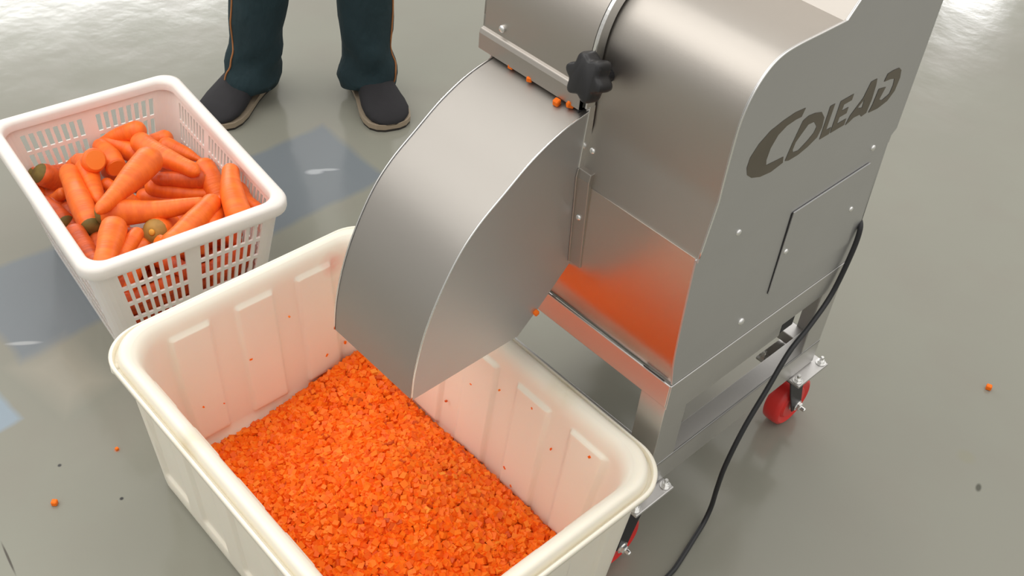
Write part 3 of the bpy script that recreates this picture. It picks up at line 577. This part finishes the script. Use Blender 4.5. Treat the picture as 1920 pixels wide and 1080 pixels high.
# ------------------------------------------------------------------ person
per = thing('person', 'person in dark teal trousers with orange piping and black canvas shoes, standing behind the crate', 'person', (-1.41,.39,0))
base_p = Vector((-1.41,.39,0))
def shoe(toe, ankle, name='shoe'):
    toe = Vector((toe[0],toe[1],0)); ank = Vector((ankle[0],ankle[1],0)); d = (toe-ank).normalized(); s = Vector((-d.y,d.x,0)); L = .262; heel = toe-d*L
    # (t along, half width, top height)
    sec = [(0,.018,.052),(.02,.030,.066),(.08,.036,.078),(.20,.038,.082),(.32,.037,.084),(.45,.039,.078),(.60,.045,.066),(.72,.050,.056),(.83,.050,.048),(.92,.043,.040),(.975,.028,.030),(1,.010,.022)]
    def lofts(bm, fw, z0, ztop, nn=16, flat=False):
        R = []
        for t, hw, h in sec:
            c = heel+d*(L*t); ring = []
            for k in range(nn):
                an = 2*PI*k/nn; cx = math.cos(an); cz = math.sin(an); w = hw+fw
                if flat: z = z0 if cz < 0 else ztop; x = w*(abs(cx)**.45)*(1 if cx >= 0 else -1)
                else: zt = h; z = z0+(zt-z0)*(.5+.5*math.copysign(abs(cz)**.7,cz)); x = w*math.copysign(abs(cx)**.7,cx)*(1-.18*max(0,cz))
                ring.append(bm.verts.new(c+s*x+Vector((0,0,z))-base_p))
            R.append(ring)
        for A, B in zip(R, R[1:]):
            for k in range(nn): bm.faces.new((A[k],A[(k+1)%nn],B[(k+1)%nn],B[k]))
        bm.faces.new(R[0]); bm.faces.new(R[-1][::-1]); return bm
    u = obj(name, lofts(bmesh.new(), .004, .016, 0), shoe_m, per, smooth=True)
    so = obj('midsole', lofts(bmesh.new(), .0085, .006, .019, 24, True), sole_m, u, bevel=.001); obj('outsole', lofts(bmesh.new(), .007, 0, .006, 24, True), outsole_m, u)
    return u
shoe((-1.157,.437), (-1.328,.500)); shoe((-1.412,.108), (-1.495,.258))
# trousers: one cloth surface per leg joined at the hips
def trouser(ank, knee, hip, seed, out):
    rnd = random.Random(seed); bm = bmesh.new(); nn = 48; R = []; zs_ = [.040,.046,.06,.08,.10,.12,.14,.16,.18,.21,.24,.28,.33,.40,.47,.54,.62,.70,.80,.90]
    for zi, z in enumerate(zs_):
        if z < .48: t = (z-.04)/.44; c = Vector(ank).lerp(Vector(knee), t)
        else: t = (z-.48)/.42; c = Vector(knee).lerp(Vector(hip), t)
        r = .056+.014*min(1,max(0,(z-.05)/.30))+.03*max(0,(z-.45)/.45)
        ring = []
        for k in range(nn):
            an = 2*PI*k/nn; f = math.exp(-((z-.10)/.09)**2)
            w = 1+.10*f*math.sin(2*an+z*42+seed)+.05*f*math.sin(3*an-z*70+seed*2)+.025*math.sin(4*an+z*12+seed)
            fl = .012*math.exp(-((z-.055)/.03)**2)
            ring.append(bm.verts.new(Vector((c.x+(r*w+fl)*math.cos(an), c.y+(r*w+fl)*math.sin(an), z+(.010*math.sin(an*2+seed) if zi == 0 else 0)))-base_p))
        R.append(ring)
    pts = []
    for A, B in zip(R, R[1:]):
        for k in range(nn): bm.faces.new((A[k],A[(k+1)%nn],B[(k+1)%nn],B[k]))
    bm.faces.new(R[-1][::-1])
    ki = int(round(out/(2*PI)*nn)) % nn
    for zi, A in enumerate(R[1:-2]):
        cen = sum((v.co for v in A), Vector())/nn; v = A[(ki+(1 if 2 < zi < 6 else 0)) % nn].co; pts.append(v+(v-cen).normalized()*.001)
    o = obj('trouser_leg', bm, trouser_m, per, smooth=True)
    bm = bmesh.new(); tube(bm, smooth_curve([tuple(p) for p in pts], 3), .0022, 6); obj('piping', bm, piping_m, o, smooth=True)
    return o
Lh, Rh = (-1.46,.33,.9), (-1.345,.45,.9)
trouser((-1.474,.262,.04), (-1.440,.322,.48), Lh, 1.3, -PI*.55)
trouser((-1.318,.490,.04), (-1.325,.485,.48), Rh, 2.9, PI*.16)
# body above the frame: one skinned surface
def skinned(name, pts, edges, rad, m, sub=2):
    me = bpy.data.meshes.new(name); me.from_pydata([tuple(Vector(p)-base_p) for p in pts], edges, []); o = bpy.data.objects.new(name, me); C.objects.link(o); o.parent = per; me.materials.append(m)
    o.modifiers.new('skin','SKIN'); 
    if not me.skin_vertices: bpy.context.view_layer.objects.active = o
    for v, r in zip(me.skin_vertices[0].data, rad): v.radius = (r,r) if not isinstance(r, tuple) else r
    me.skin_vertices[0].data[0].use_root = True
    s = o.modifiers.new('sub','SUBSURF'); s.levels = s.render_levels = sub
    return o
cx, cy = -1.405, .39; sx_, sy_ = .70, .72
pts = [(cx,cy,.84),(cx,cy,1.10),(cx,cy,1.28),(cx,cy,1.42),(cx,cy,1.50)]; ed = [(0,1),(1,2),(2,3),(3,4)]
for s in (-1,1):
    b0 = len(pts); pts += [(cx+s*sx_*.17,cy+s*sy_*.17,1.40),(cx+s*sx_*.24,cy+s*sy_*.24,1.12),(cx+s*sx_*.22+.10,cy+s*sy_*.22-.10,.90)]
    ed += [(3,b0),(b0,b0+1),(b0+1,b0+2)]
skinned('jacket', pts, ed, [.175,.135,.15,.12,.055,.065,.052,.045,.065,.052,.045], jacket_m)
bm = bmesh.new(); bmesh.ops.create_uvsphere(bm, u_segments=24, v_segments=18, radius=1)
for v in bm.verts:
    x, y, z = v.co; k = 1-.22*max(0,-z); v.co = Vector((cx+x*.078*k, cy+y*.078*k, 1.64+z*.118))-base_p
bmesh.ops.create_cone(bm, cap_ends=True, segments=16, radius1=.052, radius2=.05, depth=.14, matrix=Matrix.Translation(Vector((cx,cy,1.53))-base_p))
head = obj('head', bm, skin_m, per, smooth=True)
fd = Vector((.69,-.72,0)); sd_ = Vector((.72,.69,0))
for s in (-1,1):
    bm = bmesh.new(); bmesh.ops.create_uvsphere(bm, u_segments=10, v_segments=8, radius=.011, matrix=Matrix.Translation(Vector((cx,cy,1.645))+fd*.070+sd_*s*.031-base_p)); obj('eye', bm, hair_m, head, smooth=True)
    bm = bmesh.new(); bmesh.ops.create_uvsphere(bm, u_segments=10, v_segments=8, radius=.022, matrix=Matrix.Translation(Vector((cx,cy,1.635))+sd_*s*.078-base_p) @ Matrix.Diagonal((.5,.5,1.2,1))); obj('ear', bm, skin_m, head, smooth=True)
bm = bmesh.new(); bmesh.ops.create_uvsphere(bm, u_segments=10, v_segments=8, radius=.014, matrix=Matrix.Translation(Vector((cx,cy,1.615))+fd*.080-base_p) @ Matrix.Diagonal((1,1,1.6,1))); obj('nose', bm, skin_m, head, smooth=True)
bm = bmesh.new(); bmesh.ops.create_uvsphere(bm, u_segments=24, v_segments=16, radius=1)
for v in bm.verts:
    x, y, z = v.co; v.co = Vector((cx+x*.086, cy+y*.086, 1.675+z*.098))-fd*.014-base_p
obj('hair', bm, hair_m, head, smooth=True)
for s in (-1,1):
    pal = Vector((cx+s*sx_*.22+.10,cy+s*sy_*.22-.10,.90)); P = [pal, pal+Vector((.01,-.01,-.045)), pal+Vector((.02,-.02,-.085))]; E_ = [(0,1),(1,2)]; Rr_ = [.026,.030,.030]
    for q in range(4):
        b0 = len(P); off = fd*(.03-.02*q)*.9; P += [P[2]+off+Vector((0,0,-.03)), P[2]+off*1.1+Vector((.008,-.008,-.062-.006*(1-abs(q-1.5))))]; E_ += [(2,b0),(b0,b0+1)]; Rr_ += [.0095,.0085]
    b0 = len(P); P += [P[1]+fd*.035+Vector((0,0,-.02)), P[1]+fd*.045+Vector((0,0,-.05))]; E_ += [(1,b0),(b0,b0+1)]; Rr_ += [.011,.009]
    skinned('hand', P, E_, Rr_, skin_m, 1)
